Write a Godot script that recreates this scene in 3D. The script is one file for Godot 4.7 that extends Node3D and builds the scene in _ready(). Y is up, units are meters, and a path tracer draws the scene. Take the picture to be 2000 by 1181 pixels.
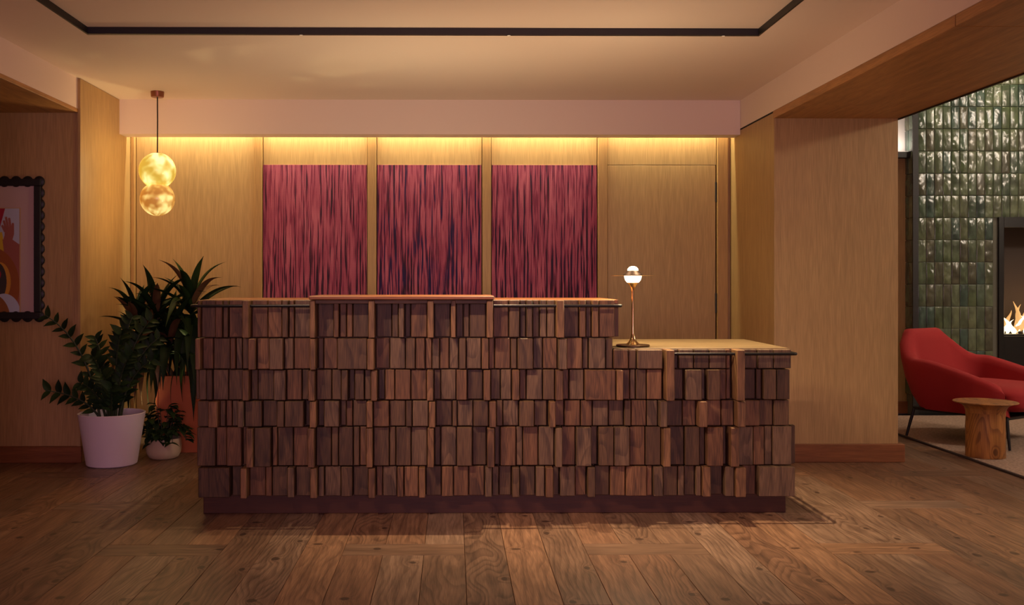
extends Node3D

# each course of the desk front: top and bottom in mm, edges of its blocks in mm, how far each stands proud
const DESK_ROWS := [
	[1094, 901, [-1294,-1278,-1204,-1167,-1139,-1058,-1023,-941,-868,-834,-806,-721,-691,-607,-578,-542,-511,-427,-393,-313,-278,-247,-217,-132,-97,-14,14,51,82,166,202,282,338,370,403,439,476,518,559,640,674,704,740,823,852], [20,10,20,15,10,40,10,13,20,13,10,40,0,20,10,10,10,40,0,10,25,0,10,40,0,30,0,5,10,40,5,15,5,20,5,10,10,40,5,15,5,15,10,-10]],
	[901, 741, [-1300,-1272,-1217,-1131,-1103,-1071,-1031,-992,-928,-856,-809,-720,-689,-659,-587,-434,-396,-324,-243,-192,-143,-109,-70,-21,27,65,142,180,210,291,324,405,455,529,574,656,688,774,813], [30,10,10,15,10,10,35,20,30,15,10,40,5,10,25,40,0,10,15,15,7,13,10,7,20,13,25,7,10,10,25,7,10,35,15,7,15,10]],
	[842, 741, [813,891,933,1063,1108,1148,1225,1305,1392,1416,1460,1553,1634,1725], [15,10,20,90,5,10,10,10,5,90,5,10,10]],
	[741, 584, [-1314,-1292,-1253,-1219,-1141,-1063,-1028,-1028,-993,-908,-846,-768,-731,-695,-617,-567,-531,-501,-451,-416,-382,-347,-297,-216,-135,-99,-64,14,70,151,189,240,296,336,371,454,515,555,589,664,823,859,899,929,984,1063,1108,1174,1259,1285,1353,1392,1416,1460,1546,1576,1644,1712], [0,10,15,10,10,30,-10,5,10,23,13,10,35,10,12,25,0,15,10,35,3,13,13,10,35,5,10,20,5,30,7,10,25,7,12,15,30,7,12,25,30,10,7,10,12,90,5,27,7,27,10,5,90,3,5,17,17]],
	[584, 450, [-1297,-1234,-1185,-1155,-1124,-1087,-1054,-967,-891,-852,-754,-723,-688,-654,-575,-545,-511,-438,-405,-324,-242,-208,-125,-89,-6,20,100,179,218,252,332,411,477,482,516,565,647,707,790,869,905,984,1040,1080,1166,1236,1283,1365,1430,1476,1561,1634,1715], [15,30,10,7,7,30,20,10,27,25,0,35,5,23,0,10,7,35,20,10,20,17,35,5,15,10,17,35,10,7,23,7,0,35,5,10,13,10,5,13,10,13,35,13,10,35,10,10,35,15,5,10]],
	[450, 249, [-1301,-1205,-1151,-1073,-1042,-1005,-920,-892,-812,-733,-697,-619,-583,-508,-476,-439,-405,-325,-292,-214,-132,-96,-64,16,97,169,209,238,319,353,432,513,550,622,701,736,816,896,977,1057,1098,1177,1254,1285,1370,1398,1445,1528,1587,1628,1728,1759], [13,7,13,0,35,25,10,10,10,35,10,10,12,10,7,35,13,10,12,10,35,5,10,18,5,35,0,15,10,10,10,35,7,23,0,17,20,10,12,33,7,15,5,23,0,33,13,10,7,10,-5]],
	[249, 94, [-1289,-1127,-1071,-1037,-954,-921,-839,-801,-721,-685,-654,-571,-510,-429,-392,-359,-286,-250,-176,-140,-60,0,78,159,197,232,296,336,417,465,506,540,620,678,719,797,876,985,1015,1066,1142,1177,1233,1261,1306,1378,1426,1480,1549,1735], [23,3,33,5,10,8,25,7,33,15,7,15,5,33,7,8,20,15,30,5,15,10,6,23,10,3,27,7,17,30,5,15,5,27,5,10,15,7,20,12,12,5,15,25,0,20,30,0,23]],
]
var M := {}
var taken := {}
var rng := RandomNumberGenerator.new()


# ---------------------------------------------------------------- mesh builder
class MB:
	var v := PackedVector3Array()
	var n := PackedVector3Array()
	var t := PackedVector2Array()
	var ix := PackedInt32Array()
	var grain := 1
	var uvs := Vector2(1, 1)
	var uvo := Vector2(0, 0)

	func map_uv(p: Vector3, nn: Vector3) -> Vector2:
		var a := nn.abs()
		var ax := 0
		if a.y >= a.x and a.y >= a.z:
			ax = 1
		elif a.z >= a.x:
			ax = 2
		var rest := []
		for k in 3:
			if k != ax and k != grain:
				rest.append(k)
		var gu: float = p[rest[0]]
		var gv: float = p[grain] if ax != grain else p[rest[1]]
		return Vector2(gu * uvs.x + uvo.x, gv * uvs.y + uvo.y)

	func flat(pts: Array, out: Vector3) -> void:
		var nn: Vector3 = (pts[1] - pts[0]).cross(pts[2] - pts[0]).normalized()
		var ccw := true
		if nn.dot(out) < 0.0:
			nn = -nn
			ccw = false
		var b := v.size()
		for p in pts:
			v.append(p)
			n.append(nn)
			t.append(map_uv(p, nn))
		for k in range(1, pts.size() - 1):
			if ccw:
				ix.append_array(PackedInt32Array([b, b + k + 1, b + k]))
			else:
				ix.append_array(PackedInt32Array([b, b + k, b + k + 1]))

	func box(c: Vector3, s: Vector3, bev := 0.0) -> void:
		var h := s * 0.5
		bev = minf(bev, minf(h.x, minf(h.y, h.z)) * 0.6)
		var i := h - Vector3.ONE * bev
		for ax in 3:
			var a1 := (ax + 1) % 3
			var a2 := (ax + 2) % 3
			for sg in [-1.0, 1.0]:
				var pts := []
				for q in [[-1, -1], [1, -1], [1, 1], [-1, 1]]:
					var p := Vector3.ZERO
					p[ax] = sg * h[ax]
					p[a1] = q[0] * i[a1]
					p[a2] = q[1] * i[a2]
					pts.append(c + p)
				var o := Vector3.ZERO
				o[ax] = sg
				flat(pts, o)
		if bev <= 0.0:
			return
		for ax in 3:
			var a1 := (ax + 1) % 3
			var a2 := (ax + 2) % 3
			for s1 in [-1.0, 1.0]:
				for s2 in [-1.0, 1.0]:
					var pts := []
					for q in [[1, -1], [1, 1], [2, 1], [2, -1]]:
						var p := Vector3.ZERO
						p[ax] = q[1] * i[ax]
						p[a1] = s1 * (h[a1] if q[0] == 1 else i[a1])
						p[a2] = s2 * (h[a2] if q[0] == 2 else i[a2])
						pts.append(c + p)
					var o := Vector3.ZERO
					o[a1] = s1
					o[a2] = s2
					flat(pts, o)
		for sx in [-1.0, 1.0]:
			for sy in [-1.0, 1.0]:
				for sz in [-1.0, 1.0]:
					flat([c + Vector3(sx * h.x, sy * i.y, sz * i.z), c + Vector3(sx * i.x, sy * h.y, sz * i.z), c + Vector3(sx * i.x, sy * i.y, sz * h.z)], Vector3(sx, sy, sz))

	# a smooth sheet: rows of points; normals from neighbours
	func sheet(p: Array, wrap := false, flip := false, uv_size := Vector2(1, 1)) -> void:
		var nr := p.size()
		var nc: int = p[0].size()
		var b := v.size()
		for r in nr:
			for c in nc:
				var rp: Vector3 = p[mini(r + 1, nr - 1)][c]
				var rm: Vector3 = p[maxi(r - 1, 0)][c]
				var cp: Vector3
				var cm: Vector3
				if wrap:
					cp = p[r][1 if c == nc - 1 else c + 1]
					cm = p[r][nc - 2 if c == 0 else c - 1]
				else:
					cp = p[r][mini(c + 1, nc - 1)]
					cm = p[r][maxi(c - 1, 0)]
				var nn := (cp - cm).cross(rp - rm)
				if nn.length() < 1e-12:
					nn = Vector3.UP
				nn = nn.normalized()
				if flip:
					nn = -nn
				v.append(p[r][c])
				n.append(nn)
				t.append(Vector2(float(c) / (nc - 1) * uv_size.x, float(r) / (nr - 1) * uv_size.y) + uvo)
		for r in nr - 1:
			for c in nc - 1:
				var a := b + r * nc + c
				var q := PackedInt32Array([a, a + nc, a + 1, a + 1, a + nc, a + nc + 1])
				if flip:
					q = PackedInt32Array([a, a + 1, a + nc, a + 1, a + nc + 1, a + nc])
				ix.append_array(q)

	# profile of (radius, height), turned about the y axis through c; creased where it bends sharply
	func lathe(c: Vector3, prof: Array, segs := 32) -> void:
		var np := prof.size()
		var sn := []
		for k in np - 1:
			var d: Vector2 = prof[k + 1] - prof[k]
			sn.append(Vector2(d.y, -d.x).normalized())
		var run := 0.0
		for k in np - 1:
			var n0: Vector2 = sn[k]
			var n1: Vector2 = sn[k]
			if k > 0 and sn[k - 1].dot(sn[k]) > 0.75:
				n0 = (sn[k - 1] + sn[k]).normalized()
			if k < np - 2 and sn[k + 1].dot(sn[k]) > 0.75:
				n1 = (sn[k + 1] + sn[k]).normalized()
			var p0: Vector2 = prof[k]
			var p1: Vector2 = prof[k + 1]
			var step := p0.distance_to(p1)
			var b := v.size()
			for s in segs + 1:
				var a := TAU * s / segs
				var d := Vector3(cos(a), 0, sin(a))
				for e in 2:
					var q := p0 if e == 0 else p1
					var w := n0 if e == 0 else n1
					v.append(c + d * q.x + Vector3(0, q.y, 0))
					n.append((d * w.x + Vector3(0, w.y, 0)).normalized())
					t.append(Vector2(float(s) / segs * uvs.x + uvo.x, (run + step * e) * uvs.y + uvo.y))
			run += step
			for s in segs:
				var a := b + s * 2
				ix.append_array(PackedInt32Array([a, a + 2, a + 1, a + 1, a + 2, a + 3]))

	func tube(path: Array, r0: float, r1 := -1.0, segs := 8, caps := true) -> void:
		if r1 < 0.0:
			r1 = r0
		var rows := []
		var up := Vector3.UP
		var np := path.size()
		for k in np:
			var d: Vector3 = (path[mini(k + 1, np - 1)] - path[maxi(k - 1, 0)]).normalized()
			if absf(d.dot(up)) > 0.98:
				up = Vector3.RIGHT if absf(d.x) < 0.9 else Vector3.FORWARD
			var x := d.cross(up).normalized()
			var y := d.cross(x).normalized()
			up = -y
			var r := lerpf(r0, r1, float(k) / (np - 1))
			var row := []
			for s in segs + 1:
				var a := TAU * s / segs
				row.append(path[k] + (x * cos(a) + y * sin(a)) * r)
			rows.append(row)
		sheet(rows, true, false)
		if caps:
			for e in [0, np - 1]:
				var pts: Array = rows[e].slice(0, segs)
				flat(pts, (path[0] - path[1]) if e == 0 else (path[np - 1] - path[np - 2]))

	func ball(c: Vector3, r: Vector3, segs := 24, rings := 14) -> void:
		var rows := []
		for k in rings + 1:
			var el := PI * (float(k) / rings - 0.5)
			var row := []
			for s in segs + 1:
				var a := TAU * s / segs
				row.append(c + Vector3(cos(el) * cos(a) * r.x, sin(el) * r.y, cos(el) * sin(a) * r.z))
			rows.append(row)
		sheet(rows, true, true)
		for q in range(v.size() - (rings + 1) * (segs + 1), v.size()):
			n[q] = ((v[q] - c) / r / r).normalized()

	func mesh() -> ArrayMesh:
		var a := []
		a.resize(Mesh.ARRAY_MAX)
		a[Mesh.ARRAY_VERTEX] = v
		a[Mesh.ARRAY_NORMAL] = n
		a[Mesh.ARRAY_TEX_UV] = t
		a[Mesh.ARRAY_INDEX] = ix
		var m := ArrayMesh.new()
		m.add_surface_from_arrays(Mesh.PRIMITIVE_TRIANGLES, a)
		return m


# ---------------------------------------------------------------- nodes
func numbered(called: String) -> String:
	if not taken.has(called):
		taken[called] = 0
		return called
	taken[called] += 1
	return "%s_%03d" % [called, taken[called]]


func part(called: String, mesh: Mesh, m: Material, parent: Node, at := Vector3.ZERO) -> MeshInstance3D:
	var o := MeshInstance3D.new()
	o.name = called
	o.mesh = mesh
	o.material_override = m
	o.position = at
	parent.add_child(o, true)
	return o


func thing(called: String, label: String, category: String, at := Vector3.ZERO, group := "") -> Node3D:
	var o := Node3D.new()
	o.name = numbered(called)
	o.position = at
	add_child(o)
	o.set_meta("label", label)
	o.set_meta("category", category)
	if group:
		o.set_meta("group", group)
	return o


func room(called: String, at := Vector3.ZERO) -> Node3D:
	var o := Node3D.new()
	o.name = called
	o.position = at
	add_child(o)
	o.set_meta("kind", "structure")
	return o


# a box given by its corners: x0..x1, y0..y1, depth d0..d1 from the camera's foot
func slab(x0: float, x1: float, y0: float, y1: float, d0: float, d1: float, bev := 0.0, grain := 1) -> ArrayMesh:
	var b := MB.new()
	b.grain = grain
	b.box(Vector3((x0 + x1) / 2, (y0 + y1) / 2, -(d0 + d1) / 2), Vector3(x1 - x0, y1 - y0, d1 - d0), bev)
	return b.mesh()


func lin(r: float, g: float, b: float) -> Color:
	return Color(r, g, b).linear_to_srgb()


func mat(called: String, c: Color, rough := 0.7, metal := 0.0) -> StandardMaterial3D:
	var m := StandardMaterial3D.new()
	m.resource_name = called
	m.albedo_color = c
	m.roughness = rough
	m.metallic = metal
	M[called] = m
	return m


func glow(called: String, c: Color, power: float, base := Color(1, 1, 1)) -> StandardMaterial3D:
	var m := mat(called, base, 0.4)
	m.emission_enabled = true
	m.emission = c
	m.emission_energy_multiplier = power
	return m


# ---------------------------------------------------------------- textures
func field(sd: int, w: int, h: int, freq: float, stretch: int, seamless := false, octaves := 3) -> PackedByteArray:
	var f := FastNoiseLite.new()
	f.seed = sd
	f.noise_type = FastNoiseLite.TYPE_SIMPLEX_SMOOTH
	f.frequency = freq
	f.fractal_octaves = octaves
	var hh := maxi(8, h / stretch)
	var im: Image = f.get_seamless_image(w, hh) if seamless else f.get_image(w, hh)
	im.convert(Image.FORMAT_L8)
	im.resize(w, h, Image.INTERPOLATE_CUBIC)
	return im.get_data()


func picture(w: int, h: int, d: PackedByteArray) -> ImageTexture:
	return ImageTexture.create_from_image(Image.create_from_data(w, h, false, Image.FORMAT_RGB8, d))


# wood with its grain along v: year rings, fine pores, slow bands and knots
func wood(sd: int, w: int, h: int, dark: Color, light: Color, rings: float, ring_depth: float, warp: float, lean: float, pores: float, bands: float, knots: Array, seamless := false) -> ImageTexture:
	var fine := field(sd, w, h, 0.22 if seamless else 0.3, 10 if seamless else 24, seamless, 3)
	var slow := field(sd + 1, w, h, 0.02, 6, seamless, 3)
	var bend := field(sd + 2, w, h, 0.006, 3, seamless, 2)
	var d := PackedByteArray()
	d.resize(w * h * 3)
	var i := 0
	for y in h:
		var fy := float(y) / h
		for x in w:
			var fx := float(x) / w
			var ph := (fx - 0.5) * rings + (bend[i] / 255.0 - 0.5) * warp + fy * lean
			var t := 0.0
			for k in knots:
				var kx: float = (fx - k[0]) / k[2]
				var ky: float = (fy - k[1]) / k[3]
				var q := kx * kx + ky * ky
				if q < 9.0:
					ph += 2.2 * exp(-q * 0.6)
					if q < 0.5:
						t -= (0.5 - q) * 2.6
			var r := ph - floorf(ph)
			var line := smoothstep(0.35, 0.92, r) * (1.0 - smoothstep(0.94, 1.0, r))
			t += 0.72 - ring_depth * line - pores * (0.5 - fine[i] / 255.0) - bands * (0.5 - slow[i] / 255.0)
			t = clampf(t, 0.0, 1.0)
			d[i * 3] = int(255.0 * lerpf(dark.r, light.r, t))
			d[i * 3 + 1] = int(255.0 * lerpf(dark.g, light.g, t))
			d[i * 3 + 2] = int(255.0 * lerpf(dark.b, light.b, t))
			i += 1
	return picture(w, h, d)


# woven hanging: pink ground crossed by darker dyed runs that thicken as they go down
func textile(sd: int, navy: float, dense: float) -> ImageTexture:
	var w := 480
	var h := 720
	var runs := field(sd, w, h, 0.07, 40, false, 3)
	var runs2 := field(sd + 5, w, h, 0.15, 26, false, 3)
	var tone := field(sd + 9, w, h, 0.012, 3, false, 3)
	var weave := field(sd + 11, w, h, 0.5, 1, false, 1)
	var zone := field(sd + 13, w, h, 0.006, 1, false, 2)
	var ground := Color(0.63, 0.285, 0.39)
	var pale := Color(0.73, 0.385, 0.47)
	var wine := Color(0.42, 0.10, 0.24)
	var black := Color(0.18, 0.05, 0.15)
	var blue := Color(0.14, 0.06, 0.27)
	var d := PackedByteArray()
	d.resize(w * h * 3)
	var i := 0
	for y in h:
		var fy := float(y) / h
		for x in w:
			var a := runs[i] / 255.0
			var b := runs2[i] / 255.0
			var c := ground.lerp(pale, clampf(tone[i] / 255.0 * 1.4 - 0.3, 0, 1))
			var k := smoothstep(0.5 - 0.06 * dense, 0.64 - 0.06 * dense, a * 0.45 + b * 0.55)
			c = c.lerp(wine, k * 0.72)
			var deep := smoothstep(0.66 - fy * 0.16 * dense, 0.74 - fy * 0.16 * dense, a * 0.62 + b * 0.38)
			var ink := black.lerp(blue, clampf(navy * (zone[i] / 255.0 * 1.8 - 0.3), 0, 1))
			c = c.lerp(ink, deep * 0.95)
			var s := 0.86 + 0.28 * weave[i] / 255.0
			if y % 4 == 0:
				s *= 0.9
			d[i * 3] = int(clampf(255.0 * c.r * s, 0, 255))
			d[i * 3 + 1] = int(clampf(255.0 * c.g * s, 0, 255))
			d[i * 3 + 2] = int(clampf(255.0 * c.b * s, 0, 255))
			i += 1
	return picture(w, h, d)


func inside_ellipse(x: float, y: float, cx: float, cy: float, rx: float, ry: float) -> bool:
	return (x - cx) * (x - cx) / rx / rx + (y - cy) * (y - cy) / ry / ry < 1.0


# distance from a point to a segment
func seg(p: Vector2, a: Vector2, b: Vector2) -> float:
	return p.distance_to(Geometry2D.get_closest_point_to_segment(p, a, b))


# the framed print: flat colour shapes with a raised hand, x and y in 0..1 of the printed sheet
func print_image() -> ImageTexture:
	var w := 300
	var h := 400
	var d := PackedByteArray()
	d.resize(w * h * 3)
	var i := 0
	for yy in h:
		for xx in w:
			var x := float(xx) / w
			var y := float(yy) / h
			var p := Vector2(x, y)
			# shapes in a grid of 148 by 202, counted from the sheet's right edge at 46
			p = Vector2(46.0 - 148.0 * (1.0 - x), 202.0 * y)
			var c := Color(0.74, 0.76, 0.84)
			var slope := 18.0 - p.y * 0.27
			if p.x < slope and p.y < 75.0:
				c = Color(0.66, 0.12, 0.22) if p.y < 34.0 + p.x * 0.3 else Color(0.27, 0.25, 0.27)
			if inside_ellipse(p.x, p.y, 1.0, 33.0, 6.0, 6.5):
				c = Color(0.85, 0.52, 0.46)
			if p.x < 12.0 + (p.y - 45.0) * 0.2 and p.y > 45.0 + absf(p.x - 11.0) * 0.6 + maxf(0.0, 6.0 - p.x):
				c = Color(0.86, 0.72, 0.20)
			# forearm, palm and the fingers of the raised hand
			var hand := minf(seg(p, Vector2(22, 66), Vector2(27, 48)) - 8.5, seg(p, Vector2(24, 50), Vector2(25, 44)) - 7.0)
			for q in [[18.0, 44.0, 13.0, 34.0], [20.0, 40.0, 16.0, 25.0], [24.0, 38.0, 20.0, 18.0], [29.0, 40.0, 26.0, 20.0], [33.0, 46.0, 33.0, 30.0]]:
				hand = minf(hand, seg(p, Vector2(q[0], q[1]), Vector2(q[2], q[3])) - 2.3)
			if hand < 0.0 or (p.y > 58.0 and p.x > 13.0 + (p.y - 58.0) * 0.10 and p.y > 60.0 + maxf(0.0, p.x - 32.0) * 0.7):
				c = Color(0.64, 0.38, 0.34)
			if inside_ellipse(p.x, p.y, -12.0, 150.0, 58.0, 76.0):
				c = Color(0.62, 0.35, 0.18)
			if inside_ellipse(p.x, p.y, 8.0, 142.0, 21.0, 38.0):
				c = Color(0.86, 0.62, 0.24)
			if inside_ellipse(p.x, p.y, 3.0, 142.0, 18.0, 37.0):
				c = Color(0.27, 0.24, 0.25)
			if inside_ellipse(p.x, p.y, 2.0, 128.0, 8.5, 11.0):
				c = Color(0.70, 0.18, 0.26)
			if inside_ellipse(p.x, p.y, 16.0, 205.0, 32.0, 40.0) and p.y > 165.0:
				c = Color(0.76, 0.79, 0.88)
			if inside_ellipse(p.x, p.y, -10.0, 215.0, 38.0, 50.0):
				c = Color(0.60, 0.38, 0.20)
			d[i * 3] = int(255 * c.r)
			d[i * 3 + 1] = int(255 * c.g)
			d[i * 3 + 2] = int(255 * c.b)
			i += 1
	return picture(w, h, d)


# veined alabaster for the pendant's globes
func alabaster(sd: int, lo: Color, hi: Color) -> ImageTexture:
	var w := 320
	var h := 160
	var a := field(sd, w, h, 0.014, 1, true, 3)
	var b := field(sd + 3, w, h, 0.03, 1, true, 2)
	var d := PackedByteArray()
	d.resize(w * h * 3)
	for i in w * h:
		var k := clampf((a[i] / 255.0 * 0.75 + b[i] / 255.0 * 0.25 - 0.3) * 2.3, 0, 1)
		var c := lo.lerp(hi, k)
		d[i * 3] = int(255 * c.r)
		d[i * 3 + 1] = int(255 * c.g)
		d[i * 3 + 2] = int(255 * c.b)
	return picture(w, h, d)


func ramp(sd: int, freq: float, colors: Array, size := 256) -> NoiseTexture2D:
	var f := FastNoiseLite.new()
	f.seed = sd
	f.frequency = freq
	f.fractal_octaves = 4
	var g := Gradient.new()
	g.offsets = PackedFloat32Array([0.25, 0.75])
	g.colors = PackedColorArray(colors)
	var t := NoiseTexture2D.new()
	t.width = size
	t.height = size
	t.seamless = true
	t.noise = f
	t.color_ramp = g
	return t


func waves(sd: int, freq: float, strength: float, size := 256) -> NoiseTexture2D:
	var f := FastNoiseLite.new()
	f.seed = sd
	f.frequency = freq
	f.fractal_octaves = 3
	var t := NoiseTexture2D.new()
	t.width = size
	t.height = size
	t.seamless = true
	t.as_normal_map = true
	t.bump_strength = strength
	t.noise = f
	return t


# ---------------------------------------------------------------- lights
func omni(at: Vector3, c: Color, e: float, size: float, parent: Node) -> OmniLight3D:
	var l := OmniLight3D.new()
	l.name = "lamp"
	l.light_color = c
	l.light_energy = e
	l.light_size = size
	l.omni_range = 15.0
	l.omni_attenuation = 2.0
	l.shadow_enabled = true
	parent.add_child(l, true)
	l.position = at
	return l


func spot(at: Vector3, target: Vector3, c: Color, e: float, angle: float, soft: float, size: float, parent: Node) -> SpotLight3D:
	var l := SpotLight3D.new()
	l.name = "lamp"
	l.light_color = c
	l.light_energy = e
	l.light_size = size
	l.spot_range = 15.0
	l.spot_attenuation = 2.0
	l.spot_angle = angle
	l.spot_angle_attenuation = soft
	l.shadow_enabled = true
	parent.add_child(l, true)
	var d := (target - at).normalized()
	l.transform = Transform3D(Basis.looking_at(d, Vector3.RIGHT if absf(d.y) > 0.95 else Vector3.UP), at)
	return l


func panel_light(at: Vector3, target: Vector3, c: Color, e: float, size: Vector2, parent: Node) -> AreaLight3D:
	var l := AreaLight3D.new()
	l.name = "lamp"
	l.light_color = c
	l.light_energy = e
	l.area_size = size
	l.area_range = 20.0
	l.shadow_enabled = true
	parent.add_child(l, true)
	var d := (target - at).normalized()
	l.transform = Transform3D(Basis.looking_at(d, Vector3.BACK if absf(d.y) > 0.9 else Vector3.UP), at)
	return l


# ================================================================ the scene
const WARM := Color(1.0, 0.66, 0.30)       # linear colours of the lamps
const COVE := Color(1.0, 0.95, 0.60)
const FRONT_FILL := Color(1.0, 0.55, 0.78)  # tint of the added front fill

func _ready() -> void:
	rng.seed = 7
	# ---- camera
	var cam := Camera3D.new()
	cam.name = "camera"
	add_child(cam)
	cam.position = Vector3(0, 1.19, 0)
	cam.rotation.y = deg_to_rad(-0.5)
	cam.set_frustum(0.05 * 1181.0 / 1900.0, 0.05 * Vector2(98.0, -42.5) / 1900.0, 0.05, 60.0)
	cam.current = true
	# ---- sky and exposure
	var env := Environment.new()
	env.background_mode = Environment.BG_COLOR
	env.background_color = lin(0.30, 0.21, 0.22)
	env.tonemap_mode = Environment.TONE_MAPPER_LINEAR
	env.tonemap_exposure = 1.0
	env.sdfgi_enabled = true
	env.ssao_enabled = true
	env.ssil_enabled = true
	var we := WorldEnvironment.new()
	we.name = "environment"
	we.environment = env
	add_child(we)
	# ---- front fill light, added behind the camera at the size of the window
	panel_light(Vector3(0.9, 1.55, 2.88), Vector3(0.9, 1.55, 0), lin(FRONT_FILL.r, FRONT_FILL.g, FRONT_FILL.b), 11.5, Vector2(3.9, 1.7), self)
	# ---- cove light behind the fascia, washing down the panelled wall
	panel_light(Vector3(-0.165, 2.455, -7.304), Vector3(-0.165, 2.15, -7.40), lin(COVE.r, COVE.g, COVE.b), 3.0, Vector2(4.4, 0.02), self)

	materials()
	shell()
	back_wall()
	floor_planks()
	desk()
	art_panels()
	pendant()
	table_lamp()
	plants()
	framed_print()
	lounge()
	added_desk_uplight()
	track_spots()
	key_spots()
	side_room()


func materials() -> void:
	mat("paint", lin(0.80, 0.65, 0.57), 0.85)
	mat("white_paint", lin(0.78, 0.74, 0.70), 0.85)
	mat("black_metal", lin(0.012, 0.011, 0.011), 0.35, 0.3)
	mat("black_paint", lin(0.012, 0.010, 0.010), 0.5)
	mat("brass", lin(0.75, 0.52, 0.25), 0.18, 1.0)
	mat("dark_brass", lin(0.10, 0.06, 0.035), 0.2, 0.8)
	mat("gap", lin(0.02, 0.012, 0.008), 0.9)
	# oak veneer of the walls, grain upright
	var oak := wood(11, 768, 512, Color(0.53, 0.42, 0.275), Color(0.78, 0.645, 0.45), 9.0, 0.06, 3.0, 0.0, 0.62, 0.16, [], true)
	var o := mat("oak", Color(0.97, 0.96, 0.93), 0.5)
	o.albedo_texture = oak
	o.uv1_triplanar = true
	o.uv1_world_triplanar = true
	o.uv1_scale = Vector3(1 / 0.9, 1 / 2.4, 1 / 0.9)
	var o2 := mat("oak_batten", Color(0.95, 0.90, 0.82), 0.5)
	o2.albedo_texture = oak
	o2.uv1_triplanar = true
	o2.uv1_world_triplanar = true
	o2.uv1_scale = Vector3(1 / 0.7, 1 / 2.4, 1 / 0.7)
	o2.uv1_offset = Vector3(0.37, 0.2, 0.61)
	var o3 := mat("oak_along", Color(0.95, 0.84, 0.72), 0.5)  # grain along the beams
	var oak_y := wood(12, 512, 768, Color(0.53, 0.415, 0.275), Color(0.78, 0.64, 0.45), 7.0, 0.12, 3.0, 0.0, 0.6, 0.5, [], true)
	o3.albedo_texture = oak_y
	o3.uv1_scale = Vector3(1 / 0.8, 1 / 2.4, 1)
	var o4 := mat("oak_skirting", Color(0.74, 0.56, 0.46), 0.5)
	o4.albedo_texture = oak_y
	o4.uv1_scale = Vector3(1 / 0.5, 1 / 2.4, 1)
	# walnut of the desk: four cuts, three tones each
	var cuts := []
	for k in 4:
		cuts.append(wood(30 + k * 7, 256, 512, Color(0.235, 0.172, 0.12), Color(0.525, 0.415, 0.295), [7.0, 5.0, 9.0, 14.0][k], [0.3, 0.34, 0.2, 0.1][k], [3.0, 5.0, 2.0, 1.0][k], [1.5, 2.5, -1.0, 0.0][k], 0.85, 0.5, []))
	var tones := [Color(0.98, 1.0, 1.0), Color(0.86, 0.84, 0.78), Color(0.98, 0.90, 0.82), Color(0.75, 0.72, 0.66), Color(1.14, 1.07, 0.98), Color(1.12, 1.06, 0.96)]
	for k in 4:
		for j in tones.size():
			var m := mat("walnut_%d_%d" % [k, j], tones[j], 0.55)
			m.albedo_texture = cuts[k]
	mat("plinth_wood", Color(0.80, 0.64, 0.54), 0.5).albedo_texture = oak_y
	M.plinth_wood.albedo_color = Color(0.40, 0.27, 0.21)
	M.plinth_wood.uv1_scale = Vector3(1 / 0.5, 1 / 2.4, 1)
	var tp := mat("desk_top", Color(0.72, 0.75, 0.76), 0.45)
	tp.albedo_texture = oak_y
	tp.uv1_scale = Vector3(1 / 0.8, 1 / 2.4, 1)
	var te := mat("desk_ledge", Color(0.80, 0.62, 0.50), 0.45)
	te.albedo_texture = oak_y
	te.uv1_scale = Vector3(1 / 0.8, 1 / 2.4, 1)
	# floor boards: six boards' worth of grain, four tones
	for k in 6:
		var kn := []
		for q in [2, 3, 1, 3, 2, 4][k]:
			kn.append([rng.randf_range(0.12, 0.88), rng.randf_range(0.05, 0.95), rng.randf_range(0.10, 0.19), rng.randf_range(0.012, 0.028)])
		var tex := wood(90 + k * 5, 160, 1024, Color(0.275, 0.20, 0.15), Color(0.58, 0.47, 0.385), [5.0, 7.0, 9.0, 4.0, 6.0, 8.0][k], [0.28, 0.34, 0.18, 0.36, 0.24, 0.3][k], [3.0, 4.0, 2.0, 5.0, 3.0, 2.0][k], [0.6, 2.0, 0.2, 3.0, -1.5, 1.0][k], 0.6, 0.5, kn)
		var tn := [Color(1, 1, 1), Color(0.90, 0.87, 0.84), Color(1.06, 1.0, 0.93), Color(0.96, 0.89, 0.83)]
		for j in 4:
			var m := mat("board_%d_%d" % [k, j], tn[j], 0.42)
			m.albedo_texture = tex
	# plants
	for k in 3:
		var c: Color = [lin(0.012, 0.030, 0.008), lin(0.022, 0.046, 0.010), lin(0.008, 0.020, 0.006)][k]
		mat("leaf_%d" % k, c, 0.55).backlight = lin(0.16, 0.30, 0.04)
	for k in 3:
		M["leaf_%d" % k].metallic_specular = 0.3
	mat("leaf_dry", lin(0.13, 0.06, 0.025), 0.6)
	mat("stem", lin(0.03, 0.045, 0.015), 0.5)
	mat("cane", lin(0.10, 0.07, 0.045), 0.8)
	mat("soil", lin(0.02, 0.013, 0.009), 0.95)
	mat("white_pot", lin(0.78, 0.70, 0.75), 0.55)
	mat("cream_pot", lin(0.55, 0.42, 0.28), 0.6)
	mat("terracotta", lin(0.50, 0.12, 0.045), 0.7)


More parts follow.
